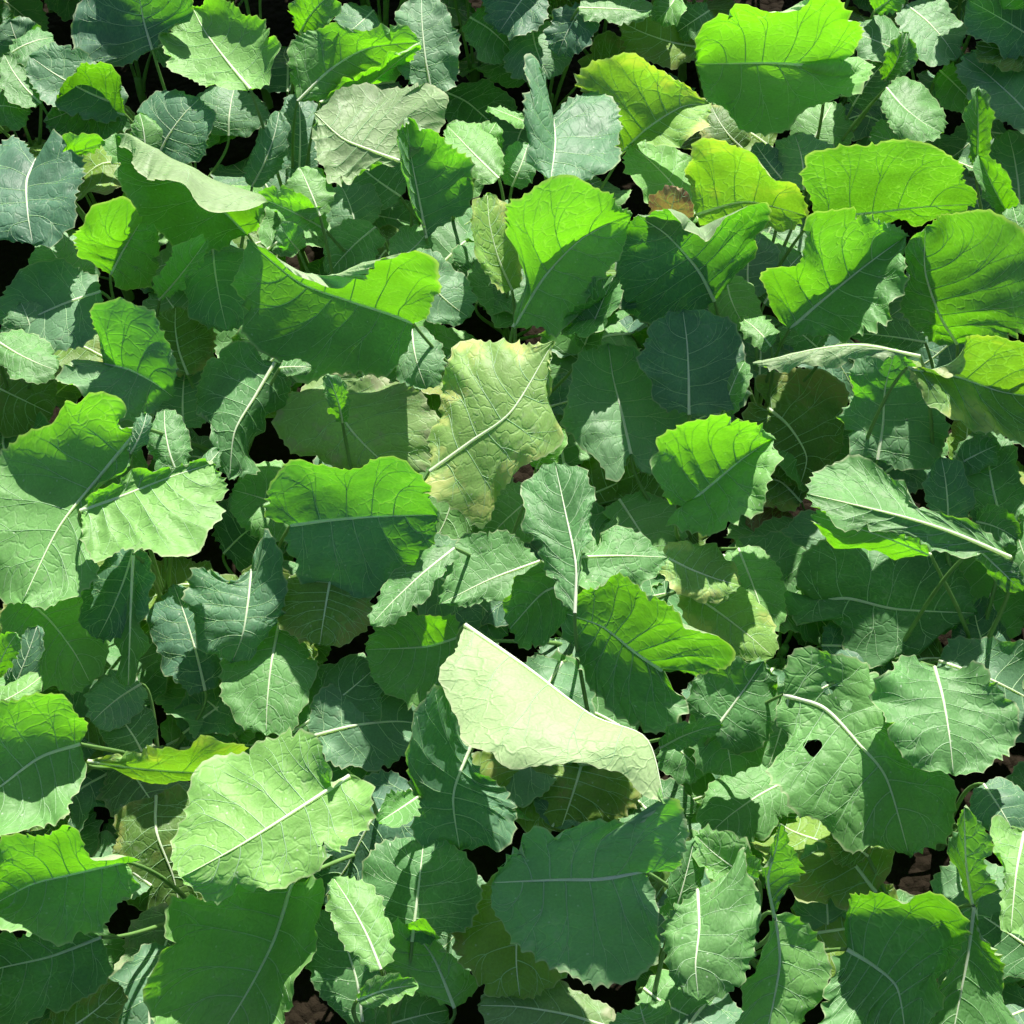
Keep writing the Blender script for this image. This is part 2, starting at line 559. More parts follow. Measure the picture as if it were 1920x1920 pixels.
    lay.data.foreach_set("uv", uvs[li].astype(np.float32).ravel())
    lay2.data.foreach_set("uv", sts[li].astype(np.float32).ravel())
    me.update()
    # veins
    vv, vf = [], []
    rb = 0.0017 * min(1.15, 0.5 + 0.5 * size)
    nm = max(14, nu // 4)
    tube(vv, vf, mid[np.linspace(0, nu - 1 - nu // 40, nm).astype(int)], rb * 1.35, rb * 0.2, 6)

    def surf(h, s_, u_):
        P = halves[h][0]
        sv = np.linspace(0, 1, nv + 1) ** 0.9
        fj = np.interp(s_, sv, np.arange(nv + 1))
        fi = u_ * (nu - 1)
        i0 = np.clip(np.floor(fi).astype(int), 0, nu - 2)
        j0 = np.clip(np.floor(fj).astype(int), 0, nv - 1)
        a, b = (fi - i0)[:, None], (fj - j0)[:, None]
        return (P[i0, j0] * (1 - a) * (1 - b) + P[i0 + 1, j0] * a * (1 - b) + P[i0, j0 + 1] * (1 - a) * b + P[i0 + 1, j0 + 1] * a * b)
    n_mid = len(vf)
    for h, s_, u_, th in vein_paths:
        tube(vv, vf, surf(h, s_, u_), rb * 0.40 * th, rb * 0.10, 4)
    ve = mesh_from("midrib", vv, vf, VEIN)
    ve.materials.append(SIDE_VEIN)
    ve.polygons.foreach_set("material_index", [0] * n_mid + [1] * (len(vf) - n_mid))
    return me, ve, mid, tan


# ------------------------------------------------------------------ the leaves as the photograph shows them
# midrib | one margin | other margin, each point "x,y,height": pixels of the photograph and centimetres above the soil
LEAVES = []
# fine height of single leaves, in centimetres, by their order below
SHIFT = {0: 1, 2: -1, 5: 2, 6: 4, 7: -8, 8: -1, 9: -2, 10: 6, 11: 4, 12: -3, 13: 3, 14: -4, 15: 6, 16: 4, 17: 6, 18: 3, 23: -6, 30: -8, 31: -8, 36: -3, 37: 4, 39: 3, 40: 1, 44: 1, 45: -4, 57: -8, 73: -4, 78: -2, 79: 3, 81: -6, 83: 3, 84: 1, 85: -3, 86: 1, 89: 1, 92: 3, 93: 2, 109: 1, 111: 4, 116: 4, 118: 2, 121: -4, 125: 2, 128: -2, 131: 3, 132: 3, 135: -3, 138: 2, 141: 2, 145: 4, 146: -2, 153: -4, 154: -1, 161: 6, 162: 6, 163: -3, 165: -6, 166: 6, 167: 6, 170: -2, 173: 1, 175: -1, 176: 6, 177: 6, 178: 2, 179: 6, 180: 2, 181: 1, 184: 2, 185: 4, 186: 4, 187: -8, 188: -2, 191: -1, 192: -3, 193: -8, 194: -8, 195: -3, 196: 6, 197: 6, 198: 1, 199: 2, 200: -3, 201: -3, 203: -1, 204: 1, 206: 3, 207: -3, 208: 4, 209: 6, 210: 4, 211: 3}


def pts(s):
    return [tuple(float(c) for c in p.split(',')) for p in s.split()]


def T(m, a, b, mat='g', **kw):
    LEAVES.append((pts(m), pts(a), pts(b), mat, kw))


def S(bx, by, bz, tx, ty, tz, wa, wb, za=0, zb=0, mat='g', **kw):
    """A leaf by its base, its tip, the two half widths (left, right of the way from base to tip) and how far the margins lift."""
    dx, dy = tx - bx, ty - by
    l = math.hypot(dx, dy)
    nx, ny = dy / l, -dx / l
    if bz <= 23 and l < 190:                          # half hidden leaves reach on under their neighbours
        bx, by, tx, ty, dx, dy = bx - dx * .12, by - dy * .12, tx + dx * .04, ty + dy * .04, dx * 1.16, dy * 1.16
        l, wa, wb = l * 1.16, wa * 1.22, wb * 1.22
        kw.setdefault('ruffle', 0.6)
        kw.setdefault('pucker', 0.6)
    bend = kw.pop('bend', rng.uniform(-0.07, 0.07)) * l
    m = []
    for t in (0, 0.35, 0.7, 1):
        b = bend * 4 * t * (1 - t)
        m.append((bx + dx * t + nx * b, by + dy * t + ny * b, bz + (tz - bz) * t + 0.9 * math.sin(math.pi * t)))
    sides = []
    for sg, w, dz in ((1, wa, za), (-1, wb, zb)):
        e = []
        for t, k in ((0.02, 0.42), (0.2, 0.82), (0.48, 1.0), (0.76, 0.86), (0.95, 0.45)):
            k *= rng.uniform(0.92, 1.08)
            b = bend * 4 * t * (1 - t)
            e.append((bx + dx * t + nx * (b + sg * w * k), by + dy * t + ny * (b + sg * w * k), bz + (tz - bz) * t + dz * k))
        sides.append(e)
    LEAVES.append((m, sides[0], sides[1], mat, kw))


# --- lower left
T('655,1455,28 570,1510,29 450,1585,29 340,1645,27', '612,1468,30 606,1400,35 540,1358,34 465,1400,31 375,1455,29 335,1540,28 312,1605,27', '690,1475,28 698,1530,28 645,1598,27 530,1655,25 425,1690,24 360,1672,25', 'p', tag='a broad pale sunlit leaf with a white midrib', lit=1)
T('165,1427,22 280,1442,22 400,1447,22 462,1420,25', '200,1418,23 270,1412,26 330,1395,28 400,1386,30 450,1392,29', '230,1450,20 300,1458,19 380,1456,20', 'y')
S(240, 1430, 10, 310, 1535, 11, 75, 70, 0, 0, 'd')
T('150,1395,26 75,1420,27 0,1475,27 -70,1520,25', '168,1365,28 140,1318,32 100,1300,34 40,1313,34 -20,1335,32 -70,1420,28', '162,1440,26 135,1500,27 105,1543,27 30,1566,27.5 -40,1566,27.5', 'g')
T('235,1615,26 130,1640,26 60,1658,26 -20,1700,25', '268,1622,29 240,1600,31 180,1605,32 140,1560,36 95,1568,35 20,1585,32 -25,1640,28', '255,1660,25 228,1695,25 190,1748,25.5 140,1758,26 70,1760,26.5 0,1730,26', 'g')
T('190,1757,20 95,1793,20 0,1815,20 -50,1830,20', '150,1735,22 60,1740,22 -20,1765,21', '212,1820,19 188,1852,18 140,1885,17 60,1915,16 -20,1925,16', 'g')
S(90, 1945, 12, 222, 1852, 14, 40, 45, 0, 0, 'o')
S(330, 1700, 17, 250, 1888, 16, 70, 75, 1, 1, 'd')
T('548,1655,21 515,1760,19 470,1850,18 400,1965,18', '440,1662,25 350,1682,27 302,1740,27 288,1830,25 280,1910,22 330,1985,20', '596,1655,24 606,1740,25 583,1800,24 546,1852,23 522,1930,21 470,1990,20', 'g', tag='a broad cupped leaf half in shade')
S(680, 1915, 18, 612, 1700, 21, 80, 55, 2, 1, 'g')
S(705, 1800, 20, 628, 1652, 22, 38, 45, 0, 0, 'p')
S(775, 1745, 15, 795, 1572, 17, 92, 95, 0, 0, 'g')
T('852,1890,17 820,1810,19 795,1770,20 755,1735,23', '780,1860,17 722,1820,19 702,1770,24 735,1735,26', '893,1870,16 885,1830,17 850,1800,20 835,1770,24 800,1725,27', 'g')
S(682, 1872, 22, 780, 1848, 25, 24, 22, 3, 0, 'p')
S(690, 1935, 14, 835, 1895, 15, 50, 60, 0, 0, 'g')
T('1205,1632,24 1130,1648,24 1040,1650,23 922,1655,21', '1268,1632,25 1292,1560,28 1258,1506,31 1190,1538,28 1090,1545,26 975,1575,24 938,1620,22', '1225,1685,22 1246,1755,20 1200,1840,18 1085,1838,18 985,1780,19 925,1710,20', 'b', tag='a very large blue-green leaf lying in full shade', lit=0)
S(990, 1640, 13, 975, 1872, 13, 105, 120, 0, 0, 'o')
S(1155, 1930, 9, 895, 1885, 10, 55, 60, 0, 0, 'd')
T('1308,1668,26 1311,1740,27 1304,1810,26 1310,1875,23', '1350,1645,28 1400,1590,32 1412,1640,30 1425,1700,28 1420,1760,26 1400,1830,24 1360,1868,23', '1285,1688,26 1253,1710,25 1246,1770,24 1256,1830,23 1280,1862,23', 'p', pucker=1.5, tag='a bright leaf with blistered spots beside its pale midrib')
S(1408, 1640, 22, 1308, 1568, 26, 30, 40, 1, 2, 'g')
S(1262, 1720, 22, 1300, 1580, 26, 26, 30, 2, 0, 'g')
T('1452,1715,27 1462,1800,25 1450,1880,23 1430,1965,21', '1490,1715,27 1540,1765,25 1557,1810,24 1545,1860,23 1525,1900,22 1500,1950,21', '1442,1760,29 1420,1800,28 1395,1845,26 1386,1890,24 1380,1955,22', 'g', tag='a leaf with a narrow twisted flap rising at its base')
T('1452,1722,27 1440,1650,30 1455,1590,34 1463,1545,38', '1462,1690,28 1500,1645,31 1505,1622,34 1485,1588,35 1472,1550,38', '1446,1690,27 1430,1640,30 1445,1595,34', 'g', ruffle=0.7)
S(1545, 1825, 15, 1530, 1578, 19, 62, 62, 1, 1, 'b')
T('1588,1780,24 1640,1812,24 1682,1852,24 1698,1935,24', '1568,1800,24 1560,1830,24 1540,1872,24 1550,1945,24 1620,1990,23', '1592,1690,28 1650,1667,32 1720,1672,34 1780,1697,35 1807,1735,35 1802,1785,33 1772,1840,29 1740,1920,25', 'g', fold='1590,1720,25 1650,1703,27 1715,1708,28 1760,1730,28 1778,1762,28 1765,1800,27 1735,1850,25', tag='a cupped leaf whose raised rim glows bright green')
T('1826,1700,29 1815,1790,26 1800,1870,24 1780,1975,22', '1800,1730,29 1790,1790,27 1745,1870,24 1730,1920,22 1722,1980,21', '1846,1760,27 1885,1830,24 1902,1900,22 1900,1965,21', 'g', tag='a leaf folded lengthwise and standing on edge')
T('1826,1712,28 1812,1620,32 1808,1512,37', '1842,1690,29 1866,1655,31 1846,1620,33 1862,1582,35 1842,1540,37', '1812,1680,27 1795,1630,28 1780,1590,29 1790,1545,33', 'g', ruffle=0.7)
T('1920,1560,27 1905,1640,27 1895,1750,24', '1865,1540,28 1858,1590,28 1885,1630,27 1872,1700,25 1880,1740,24', '1965,1600,27 1975,1680,26 1950,1750,24', 'p', lit=1)
T('1468,1303,24 1545,1328,24 1610,1395,24 1662,1460,23 1705,1605,18', '1480,1250,26 1530,1215,27 1585,1225,27 1645,1255,26 1700,1400,24 1765,1432,23 1793,1470,21 1785,1525,20 1750,1582,19', '1456,1340,24 1462,1385,23 1446,1440,23 1472,1492,22 1515,1535,21 1560,1575,20 1640,1592,19', 'g', holes=((1525, 1400, 23.6, 9), (1587, 1323, 24.6, 6), (1553, 1288, 25, 7), (1481, 1318, 24, 5)), tag='a large leaf eaten through with dark insect holes')
T('1752,1250,29 1768,1310,29 1780,1380,28 1788,1454,25', '1700,1225,31 1657,1265,31 1644,1320,30 1668,1385,28 1722,1438,26', '1825,1250,31 1880,1290,31 1914,1350,30 1896,1405,28 1842,1444,26', 'g', ruffle=1.6, tag='a rounded leaf shaded above and lit along its lower rim', lit=1)
S(1890, 1300, 16, 1822, 1105, 19, 60, 55, 0, 0, 'b')
T('1528,1128,20 1590,1122,21 1680,1142,21 1832,1150,20', '1500,1100,21 1500,1045,23 1530,1008,24 1640,1018,24 1750,1022,24 1805,1070,22', '1472,1115,20 1468,1150,19 1495,1172,19 1550,1165,19 1590,1220,18 1640,1250,18 1705,1225,18 1775,1188,19', 'g', tag='a broad flat shaded leaf with a pale branching midrib')
T('1895,1045,30 1790,1000,33 1690,968,34 1512,925,32', '1845,992,33 1785,963,34 1718,945,35 1688,902,34 1620,865,33 1550,870,32 1520,895,32', '1860,1042,30 1760,1034,31 1690,1004,32 1620,992,32 1560,982,32 1525,958,32', 'p', under=False, tag='a long pale sunlit leaf arching over a shaded one')
T('1745,1040,26 1640,1000,29 1520,965,29', '1710,1043,23 1620,1032,22 1560,1018,22 1530,992,24', '1720,1010,29 1640,985,31 1550,960,31', 'g')
S(1835, 1030, 30, 1916, 1108, 28, 32, 24, 2, -1, 'g')
T('1645,862,21 1655,800,23 1660,725,26 1680,652,30', '1600,850,21 1575,780,23 1600,742,24 1590,695,27 1625,662,29', '1700,882,20 1762,860,21 1785,805,22 1745,735,25 1712,685,28', 'b')
T('1440,765,16 1480,800,16 1512,856,15 1500,912,13', '1402,760,16 1400,830,15 1430,880,14 1470,906,13', '1430,705,18 1540,690,18 1592,750,17 1582,830,16 1545,885,14', 'o', tag='an olive-yellow old leaf low in the shade')
T('1725,668,30 1620,648,32 1530,655,31 1412,682,28', '1665,668,30 1560,684,30 1480,692,29 1432,690,28', '1640,655,26 1540,662,26 1450,680,25', 'p', under=True)
T('1700,690,33 1790,705,30 1880,735,28 1965,745,27', '1745,690,33 1800,690,32 1825,628,38 1900,640,38 1965,660,37', '1720,728,32 1772,775,30 1812,800,28 1900,822,26 1965,815,25', 'y', pucker=1.3, tag='a yellowing leaf glowing where its rim stands up')
S(1880, 975, 17, 1848, 795, 20, 48, 45, 1, 1, 'g')
S(1775, 990, 18, 1765, 862, 23, 38, 38, 1, 1, 'b')
S(1830, 980, 20, 1905, 1010, 24, 35, 25, 3, 0, 'g')
S(1800, 870, 22, 1870, 835, 24, 30, 28, 1, 0, 'g')
S(1815, 860, 20, 1820, 770, 22, 25, 28, 0, 0, 'o')
S(1900, 960, 16, 1940, 1080, 14, 40, 60, 0, 0, 'g')
S(1880, 1180, 13, 1850, 1010, 15, 60, 60, 0, 0, 'g')
# --- upper right
T('1795,645,24 1762,590,27 1735,510,31 1735,425,36', '1860,648,28 1945,620,34 1970,540,38 1930,450,41 1865,395,42 1790,392,41', '1742,640,23 1700,595,25 1690,520,29 1702,465,33', 'g', tag='a large leaf standing upright and glowing with light behind it')
T('1480,618,24 1540,565,27 1620,500,31 1702,440,33', '1434,572,27 1445,515,33 1500,465,38 1520,410,42 1580,392,42 1650,405,38', '1530,632,25 1600,636,27.5 1668,600,30.5 1692,520,32.5', 'g', pucker=1.4, tag='a quilted leaf, one half glowing and one half in pale sunlight')
T('1530,407,29 1640,398,30 1730,388,31 1830,382,32', '1500,345,34 1505,310,37 1560,280,40 1650,262,42 1740,270,42 1800,305,40 1826,345,36', '1560,432,27 1660,428,27 1760,412,28', 'g', tag='a wide leaf on edge, glowing bright green all over')
T('1305,402,28 1400,378,29 1515,405,29', '1285,330,33 1300,270,38 1345,258,39 1400,285,38 1450,325,36 1502,365,33', '1330,425,26 1420,432,26 1480,428,27', 'y', tag='a yellow-green glowing leaf with dark shadow patches')
S(1310, 415, 25, 1180, 270, 30, 55, 60, 2, 0, 'g')
T('1340,565,25 1308,505,28 1250,440,31 1195,405,34', '1375,520,30 1428,460,36 1430,392,42 1368,408,41 1330,445,38 1270,403,41', '1270,618,23 1190,602,24 1153,530,27 1162,450,30', 'b', tag='a leaf with one dark blue-green half and one glowing half')
S(1195, 575, 24, 1052, 622, 23, 30, 30, 4, 4, 'g')
S(1100, 640, 22, 1150, 520, 28, 35, 25, 1, 3, 'g')
S(1250, 430, 30, 1268, 350, 37, 45, 40, 1, 1, 'w', tag='a leaf withered brown at its tip')
T('962,614,25 1020,520,28 1090,448,32 1184,398,34', '990,500,30 955,440,34 958,372,40 1040,338,43 1110,350,42 1158,372,38', '1010,622,24 1060,612,25 1110,555,27 1155,480,30 1182,425,32', 'g', pucker=1.4, tag='a diamond-shaped leaf whose upper half glows with a vein network')
S(955, 525, 22, 915, 368, 30, 32, 38, 3, 0, 'y')
S(985, 590, 18, 900, 480, 22, 45, 45, 1, 0, 'g')
T('800,447,25 785,370,28 770,290,31 762,220,34', '850,412,26 890,370,28 886,310,31 850,280,33 805,235,35', '788,400,28 765,360,32 752,300,35 750,255,36', 'b', pucker=1.6, tag='a narrow crinkled leaf folded upright along its midrib')
T('755,304,30 690,280,31 640,258,32 588,210,33', '812,255,33 846,190,36 780,162,36 690,160,35 618,182,34', '690,322,29 615,340,29 592,290,31', 'p', under=True, pucker=1.4, tag='a leaf showing its glossy pale ribbed underside')
T('1036,222,37 1041,270,37 1032,342,36', '1062,190,38 1110,165,38 1157,200,38 1172,260,38 1146,310,38 1090,346,37', '1022,190,41 1002,105,47 980,165,45 984,240,41 1000,300,38', 'b', lit=1, tag='a small silvery leaf with one tall upright ear')
S(990, 232, 28, 914, 200, 30, 16, 10, 2, 0, 'g')
T('1165,288,28 1215,240,32 1280,200,34 1334,195,34', '1140,220,32 1072,155,37 1110,120,39 1180,107,41 1245,130,39 1290,165,36', '1215,264,33 1270,270,35 1324,245,36', 'y', tag='a yellowed leaf half in glaring white sun')
T('1538,124,32 1450,118,32 1370,119,31 1304,120,30', '1600,98,34 1617,30,41 1545,-5,45 1480,15,43 1400,12,42 1340,45,38 1308,85,34', '1620,112,32 1642,150,32 1590,190,31 1500,210,30 1440,247,29.5 1380,240,29 1335,190,29.5', 'g', tag='a very wide leaf, glowing above its white midrib and dark below')
S(1662, 165, 28, 1768, 250, 26, 55, 45, 0, 0, 'p')
S(1705, 112, 24, 1588, 60, 26, 35, 45, 1, 0, 'g')
S(1700, 10, 25, 1795, 112, 24, 55, 60, 1, 1, 'b')
S(1660, 150, 24, 1700, 60, 30, 25, 30, 2, 2, 'g')
S(1950, 240, 22, 1805, 105, 25, 60, 80, 0, 0, 'b')
S(1945, 110, 24, 1830, 85, 27, 40, 30, 1, 0, 'o')
S(1950, 80, 26, 1815, 0, 30, 60, 60, 0, 0, 'b')
S(1832, 295, 22, 1832, 168, 31, 20, 24, 2, 2, 'g')
S(1890, 400, 22, 1838, 295, 30, 22, 28, 2, 3, 'g')
S(1910, 390, 18, 1890, 250, 21, 45, 50, 0, 0, 'b')
S(1640, 20, 27, 1700, -30, 33, 35, 25, 2, 1, 'g')
S(1605, 190, 20, 1655, 120, 25, 30, 30, 1, 0, 'g')
S(1770, 140, 20, 1830, 200, 20, 30, 35, 2, 0, 'g')
S(1930, 480, 22, 1900, 390, 27, 40, 40, 0, 0, 'g')
S(1520, 280, 17, 1560, 195, 20, 50, 55, 0, 0, 'g')
S(1505, 345, 20, 1490, 255, 23, 48, 50, 0, 0, 'b')
S(1465, 335, 24, 1415, 268, 26, 28, 30, 0, 0, 'b')
S(1730, 275, 20, 1635, 252, 22, 28, 35, 0, 0, 'g')
S(1385, 270, 16, 1335, 200, 18, 35, 40, 0, 0, 'o')
S(1440, 645, 20, 1396, 600, 21, 22, 28, 0, 0, 'p')
S(1365, 530, 21, 1400, 615, 19, 40, 35, 0, 0, 'g')
S(1405, 545, 19, 1412, 440, 22, 45, 50, 0, 0, 'b')
S(1530, 650, 19, 1470, 600, 21, 30, 35, 0, 0, 'g')
S(1720, 640, 21, 1600, 625, 22, 22, 26, 0, 0, 'g')
# --- upper middle
S(1000, -30, 27, 935, 62, 25, 60, 70, 1, 1, 'b')
S(890, 40, 22, 960, 100, 20, 50, 45, 1, 0, 'g')
S(1095, 10, 28, 1045, 105, 24, 48, 42, 2, 1, 'b')
S(1085, 15, 30, 1222, 22, 28, 48, 30, 0, 0, 'p')
S(1000, 60, 20, 1030, 145, 18, 55, 55, 0, 0, 'b')
S(1300, 85, 18, 1165, 40, 20, 42, 48, 0, 0, 'o')
S(1270, -10, 27, 1230, 40, 25, 35, 30, 3, 1, 'g')
S(1330, 20, 24, 1270, 60, 22, 40, 35, 0, 0, 'g')
S(810, 178, 24, 790, -8, 30, 62, 70, 1, 1, 'b', lit=0)
T('558,190,26 620,130,28 690,90,29 790,78,32', '538,130,28 560,70,31 620,40,33 700,62,32 752,42,34', '600,192,25 660,170,24 740,140,25 780,105,29', 'g')
T('600,192,26 690,158,25 745,115,29 790,80,33', '650,180,23 700,166,22 745,135,25 780,98,30', '650,150,28 710,125,30 750,90,33', 'g')
S(562, 62, 26, 622, -12, 34, 42, 45, 2, 2, 'g')
S(700, 20, 24, 640, 70, 24, 50, 45, 0, 0, 'b')
T('470,168,29 430,120,29 385,60,29.5 360,12,30', '505,150,31 526,90,35 490,40,37 440,10,37 400,0,35', '420,165,29 330,132,29 300,85,29 320,35,29.5', 'p', tag='a leaf split between a pale half and a glowing edge')
T('286,94,27 270,40,29 258,-25,33', '322,60,30 358,20,33 340,-35,36', '215,126,25 158,112,26 132,50,28 165,-25,31', 'b')
S(230, 200, 22, 55, 105, 27, 58, 62, 0, 2, 'b')
T('235,215,22 160,202,22 82,228,23', '228,150,28 160,118,30 112,170,27', '242,245,21 170,260,21 98,252,22', 'g')
S(300, 292, 22, 372, 188, 27, 65, 62, 0, 0, 'b')
S(270, 300, 22, 262, 215, 26, 20, 30, 0, 0, 'g')
S(60, 120, 20, 20, 40, 26, 50, 45, 0, 1, 'b')
S(20, 100, 26, 100, 70, 25, 22, 45, 0, 0, 'g')
S(70, 185, 22, 10, 105, 26, 30, 30, 1, 1, 'p')
S(-10, 200, 22, 55, 210, 22, 45, 35, 0, 0, 'g')
T('68,300,29 50,340,29 52,400,28 62,460,25', '100,250,33 148,290,32 154,370,30 130,430,27 95,455,26', '20,248,29 -40,290,29 -50,370,28 -10,440,26', 'b', tag='a silvery leaf pale in sun beside a shaded half', lit=1)
S(100, 292, 30, 198, 266, 33, 30, 10, 4, 0, 'g')
T('465,440,25 400,378,28 320,330,30 216,250,33', '420,464,25 330,468,26 255,402,29 215,330,31 190,285,33', '484,415,32 505,374,38 430,388,41 372,385,42 305,345,42 265,318,40', 'p', fold='480,420,30 500,365,37 380,318,40 300,272,40 245,246,38', tag='a big leaf whose upper margin curls over as a white strip')
T('207,514,25 235,462,28 266,412,33', '180,497,27 138,470,31 142,425,36 195,390,39 235,378,39 258,395,36', '240,550,21 290,522,22 302,460,26 285,428,30', 'g', tag='a small leaf with one half glowing brilliant yellow-green')
S(308, 550, 22, 386, 452, 33, 32, 14, 4, 0, 'g')
S(400, 465, 20, 425, 615, 17, 62, 58, 0, 0, 'b', lit=0)
S(612, 432, 26, 480, 368, 33, 25, 38, 1, 3, 'g')
S(600, 405, 26, 562, 314, 30, 45, 42, 0, 0, 'p')
S(560, 470, 26, 525, 420, 31, 26, 30, 1, 1, 'b', pucker=2)
S(695, 435, 22, 618, 512, 20, 40, 38, 0, 0, 'g')
S(665, 430, 18, 640, 350, 20, 42, 48, 0, 0, 'b')
T('775,606,28 735,590,28 650,562,29 560,528,31 463,450,36', '768,650,26 730,697,24 640,708,23 540,692,23.5 468,640,25 440,595,27 452,520,32', '805,590,32 832,545,38 800,488,43 730,480,43 690,522,38 650,544,33 560,510,34 500,472,36', 'g', pucker=0.7, tag='a very large dark leaf with a long glowing upturned rim')
S(770, 485, 25, 880, 596, 22, 60, 55, 1, 0, 'b')
S(745, 485, 23, 800, 435, 24, 35, 30, 0, 0, 'g')
S(935, 335, 27, 838, 235, 28, 40, 48, 0, 0, 'p')
S(960, 350, 25, 990, 270, 27, 40, 35, 0, 0, 'b')
S(900, 300, 24, 930, 230, 27, 30, 30, 0, 0, 'g')
S(560, 320, 18, 560, 178, 22, 38, 40, 0, 0, 'b')
S(478, 335, 20, 522, 213, 26, 26, 26, 0, 0, 'b')
S(430, 245, 12, 440, 165, 14, 60, 60, 0, 0, 'b')
S(170, 555, 22, 10, 625, 20, 75, 75, 0, 1, 'b')
S(150, 540, 19, 85, 450, 21, 50, 55, 0, 0, 'b')
T('195,682,24 240,692,26 285,715,26 326,745,24', '180,640,28 178,575,33 230,558,34 285,590,33 320,650,30 333,700,27', '130,670,25 104,700,25 160,737,25 230,788,23 290,768,23', 'b', tag='a leaf with an upright shaded lobe behind a sunlit centre')
S(-5, 640, 26, 108, 695, 24, 50, 45, 0, 0, 'p')
S(-20, 720, 17, 95, 775, 16, 60, 60, 0, 0, 'o')
S(60, 640, 22, 40, 570, 25, 40, 40, 0, 0, 'b')
T('515,680,26 480,740,25 440,810,24 430,900,21', '440,640,24 372,700,23 368,770,22 400,795,23 395,850,22', '560,695,24 540,745,22 500,785,21 478,840,20 470,892,20', 'g')
S(525, 690, 26, 585, 690, 26, 15, 18, 0, 0, 'p')
S(335, 895, 26, 308, 768, 28, 40, 42, 0, 0, 'g')
S(345, 905, 26, 412, 845, 27, 22, 20, 0, 0, 'g')
S(350, 690, 15, 330, 580, 17, 50, 60, 0, 0, 'o')
S(345, 790, 14, 350, 680, 15, 50, 55, 0, 0, 'b')
# --- middle band
T('264,800,32 185,895,29 110,990,28 40,1132,26.5', '225,800,34 215,755,37 130,740,37 90,790,34 10,830,31 -50,900,29 -55,1020,27 0,1112,25', '232,882,31 172,925,29 174,1000,28 172,1080,27 125,1144,26 80,1140,26', 'g', tag='a huge sunlit leaf with a long white midrib and glowing lobe')
S(245, 850, 31, 275, 775, 34, 16, 18, 0, 0, 'b')
T('150,958,26 230,930,27 310,898,28 400,868,29', '170,1052,26 235,1025,27 300,1050,28 360,1032,28 400,985,28 432,920,28', '180,925,29 235,892,30 290,876,30.5 350,872,30', 'p', pucker=1.9, tag='a blistered pale leaf with a glowing strip along its fold')
T('472,1068,22 465,1130,22 455,1190,21 435,1242,18', '500,985,26 532,1045,24 531,1120,22 510,1190,20 470,1234,19', '430,1090,23 368,1058,24 350,1110,23 362,1170,21 395,1227,19', 'b', tag='an oval leaf with a bright sun patch on one side')
T('545,985,24 620,975,25 710,968,26 824,965,27', '488,960,26 500,905,29 575,860,32 660,878,34 730,872,36 797,895,35', '538,1040,22 575,1100,20 650,1124,19 740,1100,20 802,1040,23', 'b', tag='a broad shaded leaf with a glowing upper lobe')
T('612,700,21 650,795,20 718,866,18 770,898,17', '700,702,22 800,742,22 824,800,21 805,880,18', '540,740,21 518,800,20 560,852,18 660,892,16', 'd', tag='a dull greyish ageing leaf with stained edges', lit=0)
S(642, 792, 24, 612, 702, 31, 22, 24, 1, 1, 'g')
T('806,884,27 880,830,29 960,770,31 1038,640,33', '815,790,28 835,690,30 888,632,32 950,640,32 1005,648,33', '800,930,26 850,965,25 900,984,24 935,920,26 1000,870,28 1050,820,29 1030,730,31', 'm', ruffle=1.3, tag='a mottled yellow leaf with a wavy pointed outline')
S(772, 618, 24, 800, 730, 22, 52, 48, 1, 0, 'b')
S(1010, 870, 22, 1045, 800, 26, 20, 30, 0, 2, 'g')
T('1183,852,22 1165,770,23 1150,710,24 1140,643,26', '1140,898,21 1090,840,22 1060,790,23 1070,700,25 1100,652,26', '1215,898,20 1290,800,22 1272,722,23 1220,682,25 1190,652,26', 'b', lit=0)
T('1292,778,24 1291,700,26 1288,640,28 1280,580,30', '1232,752,24 1200,680,26 1222,605,29', '1382,772,25 1402,700,27 1382,620,29 1330,580,30', 'b', lit=0)
S(1360, 770, 22, 1395, 680, 27, 18, 25, 0, 2, 'g')
T('1283,952,24 1335,908,26 1390,862,28 1452,820,29', '1235,930,26 1222,860,29 1260,810,33 1320,778,37 1380,776,37 1430,800,33', '1245,985,23.5 1315,1006,24.5 1380,985,27 1440,930,29.5 1456,870,30', 'g', pucker=1.4, tag='a round quilted leaf with a bright wedge above its midrib')
T('1078,1150,28 1080,1060,31 1060,960,33 1040,866,35', '1060,1130,28 1020,1075,28 1003,1010,30 978,985,31 988,910,33 1012,872,35', '1092,1060,31 1100,1000,33 1116,940,35 1095,880,36', 'g', pucker=1.4, tag='an upright arrow-shaped leaf with side wings', lit=1)
T('1078,1045,30 1160,1042,30 1254,1045,29', '1120,1020,30 1152,983,31 1212,1010,30', '1105,1090,29 1150,1098,28 1232,1080,28', 'g', lit=1)
T('1078,1095,27 1020,1110,24 955,1180,21', '1010,1060,28 962,1085,26 945,1140,23', '1070,1150,24 1030,1200,20 975,1215,19', 'g')
T('1012,1052,22 920,1086,22 822,1134,21', '985,1112,22 900,1132,21', '960,1000,25 870,1005,25 838,1080,23', 'g', lit=1)
S(852, 1028, 22, 695, 1172, 20, 35, 35, 0, 0, 'p')
S(620, 1085, 14, 600, 1206, 12, 80, 80, 0, 0, 'o')
T('872,1190,19 800,1212,18 685,1218,20', '862,1262,16 800,1322,15 740,1312,16 700,1270,18', '840,1150,22 760,1148,23 702,1170,24', 'g')
T('872,1172,37 985,1250,38 1110,1342,38 1212,1385,37 1247,1507,34', '846,1225,37 842,1300,38 870,1390,39 960,1435,39 1075,1440,39 1165,1453,37 1215,1485,35', '930,1240,33 1040,1330,32 1140,1392,32', 'c', under=True, lit=1, ruffle=0.6, pucker=0.8, tooth=0.35, tag='a large leaf folded over, its cream underside in full sun')
T('1100,1400,17 1080,1470,17 1050,1560,15', '990,1400,18 890,1420,17 915,1490,16 980,1550,15', '1180,1400,17 1210,1470,16 1160,1540,15', 'o')
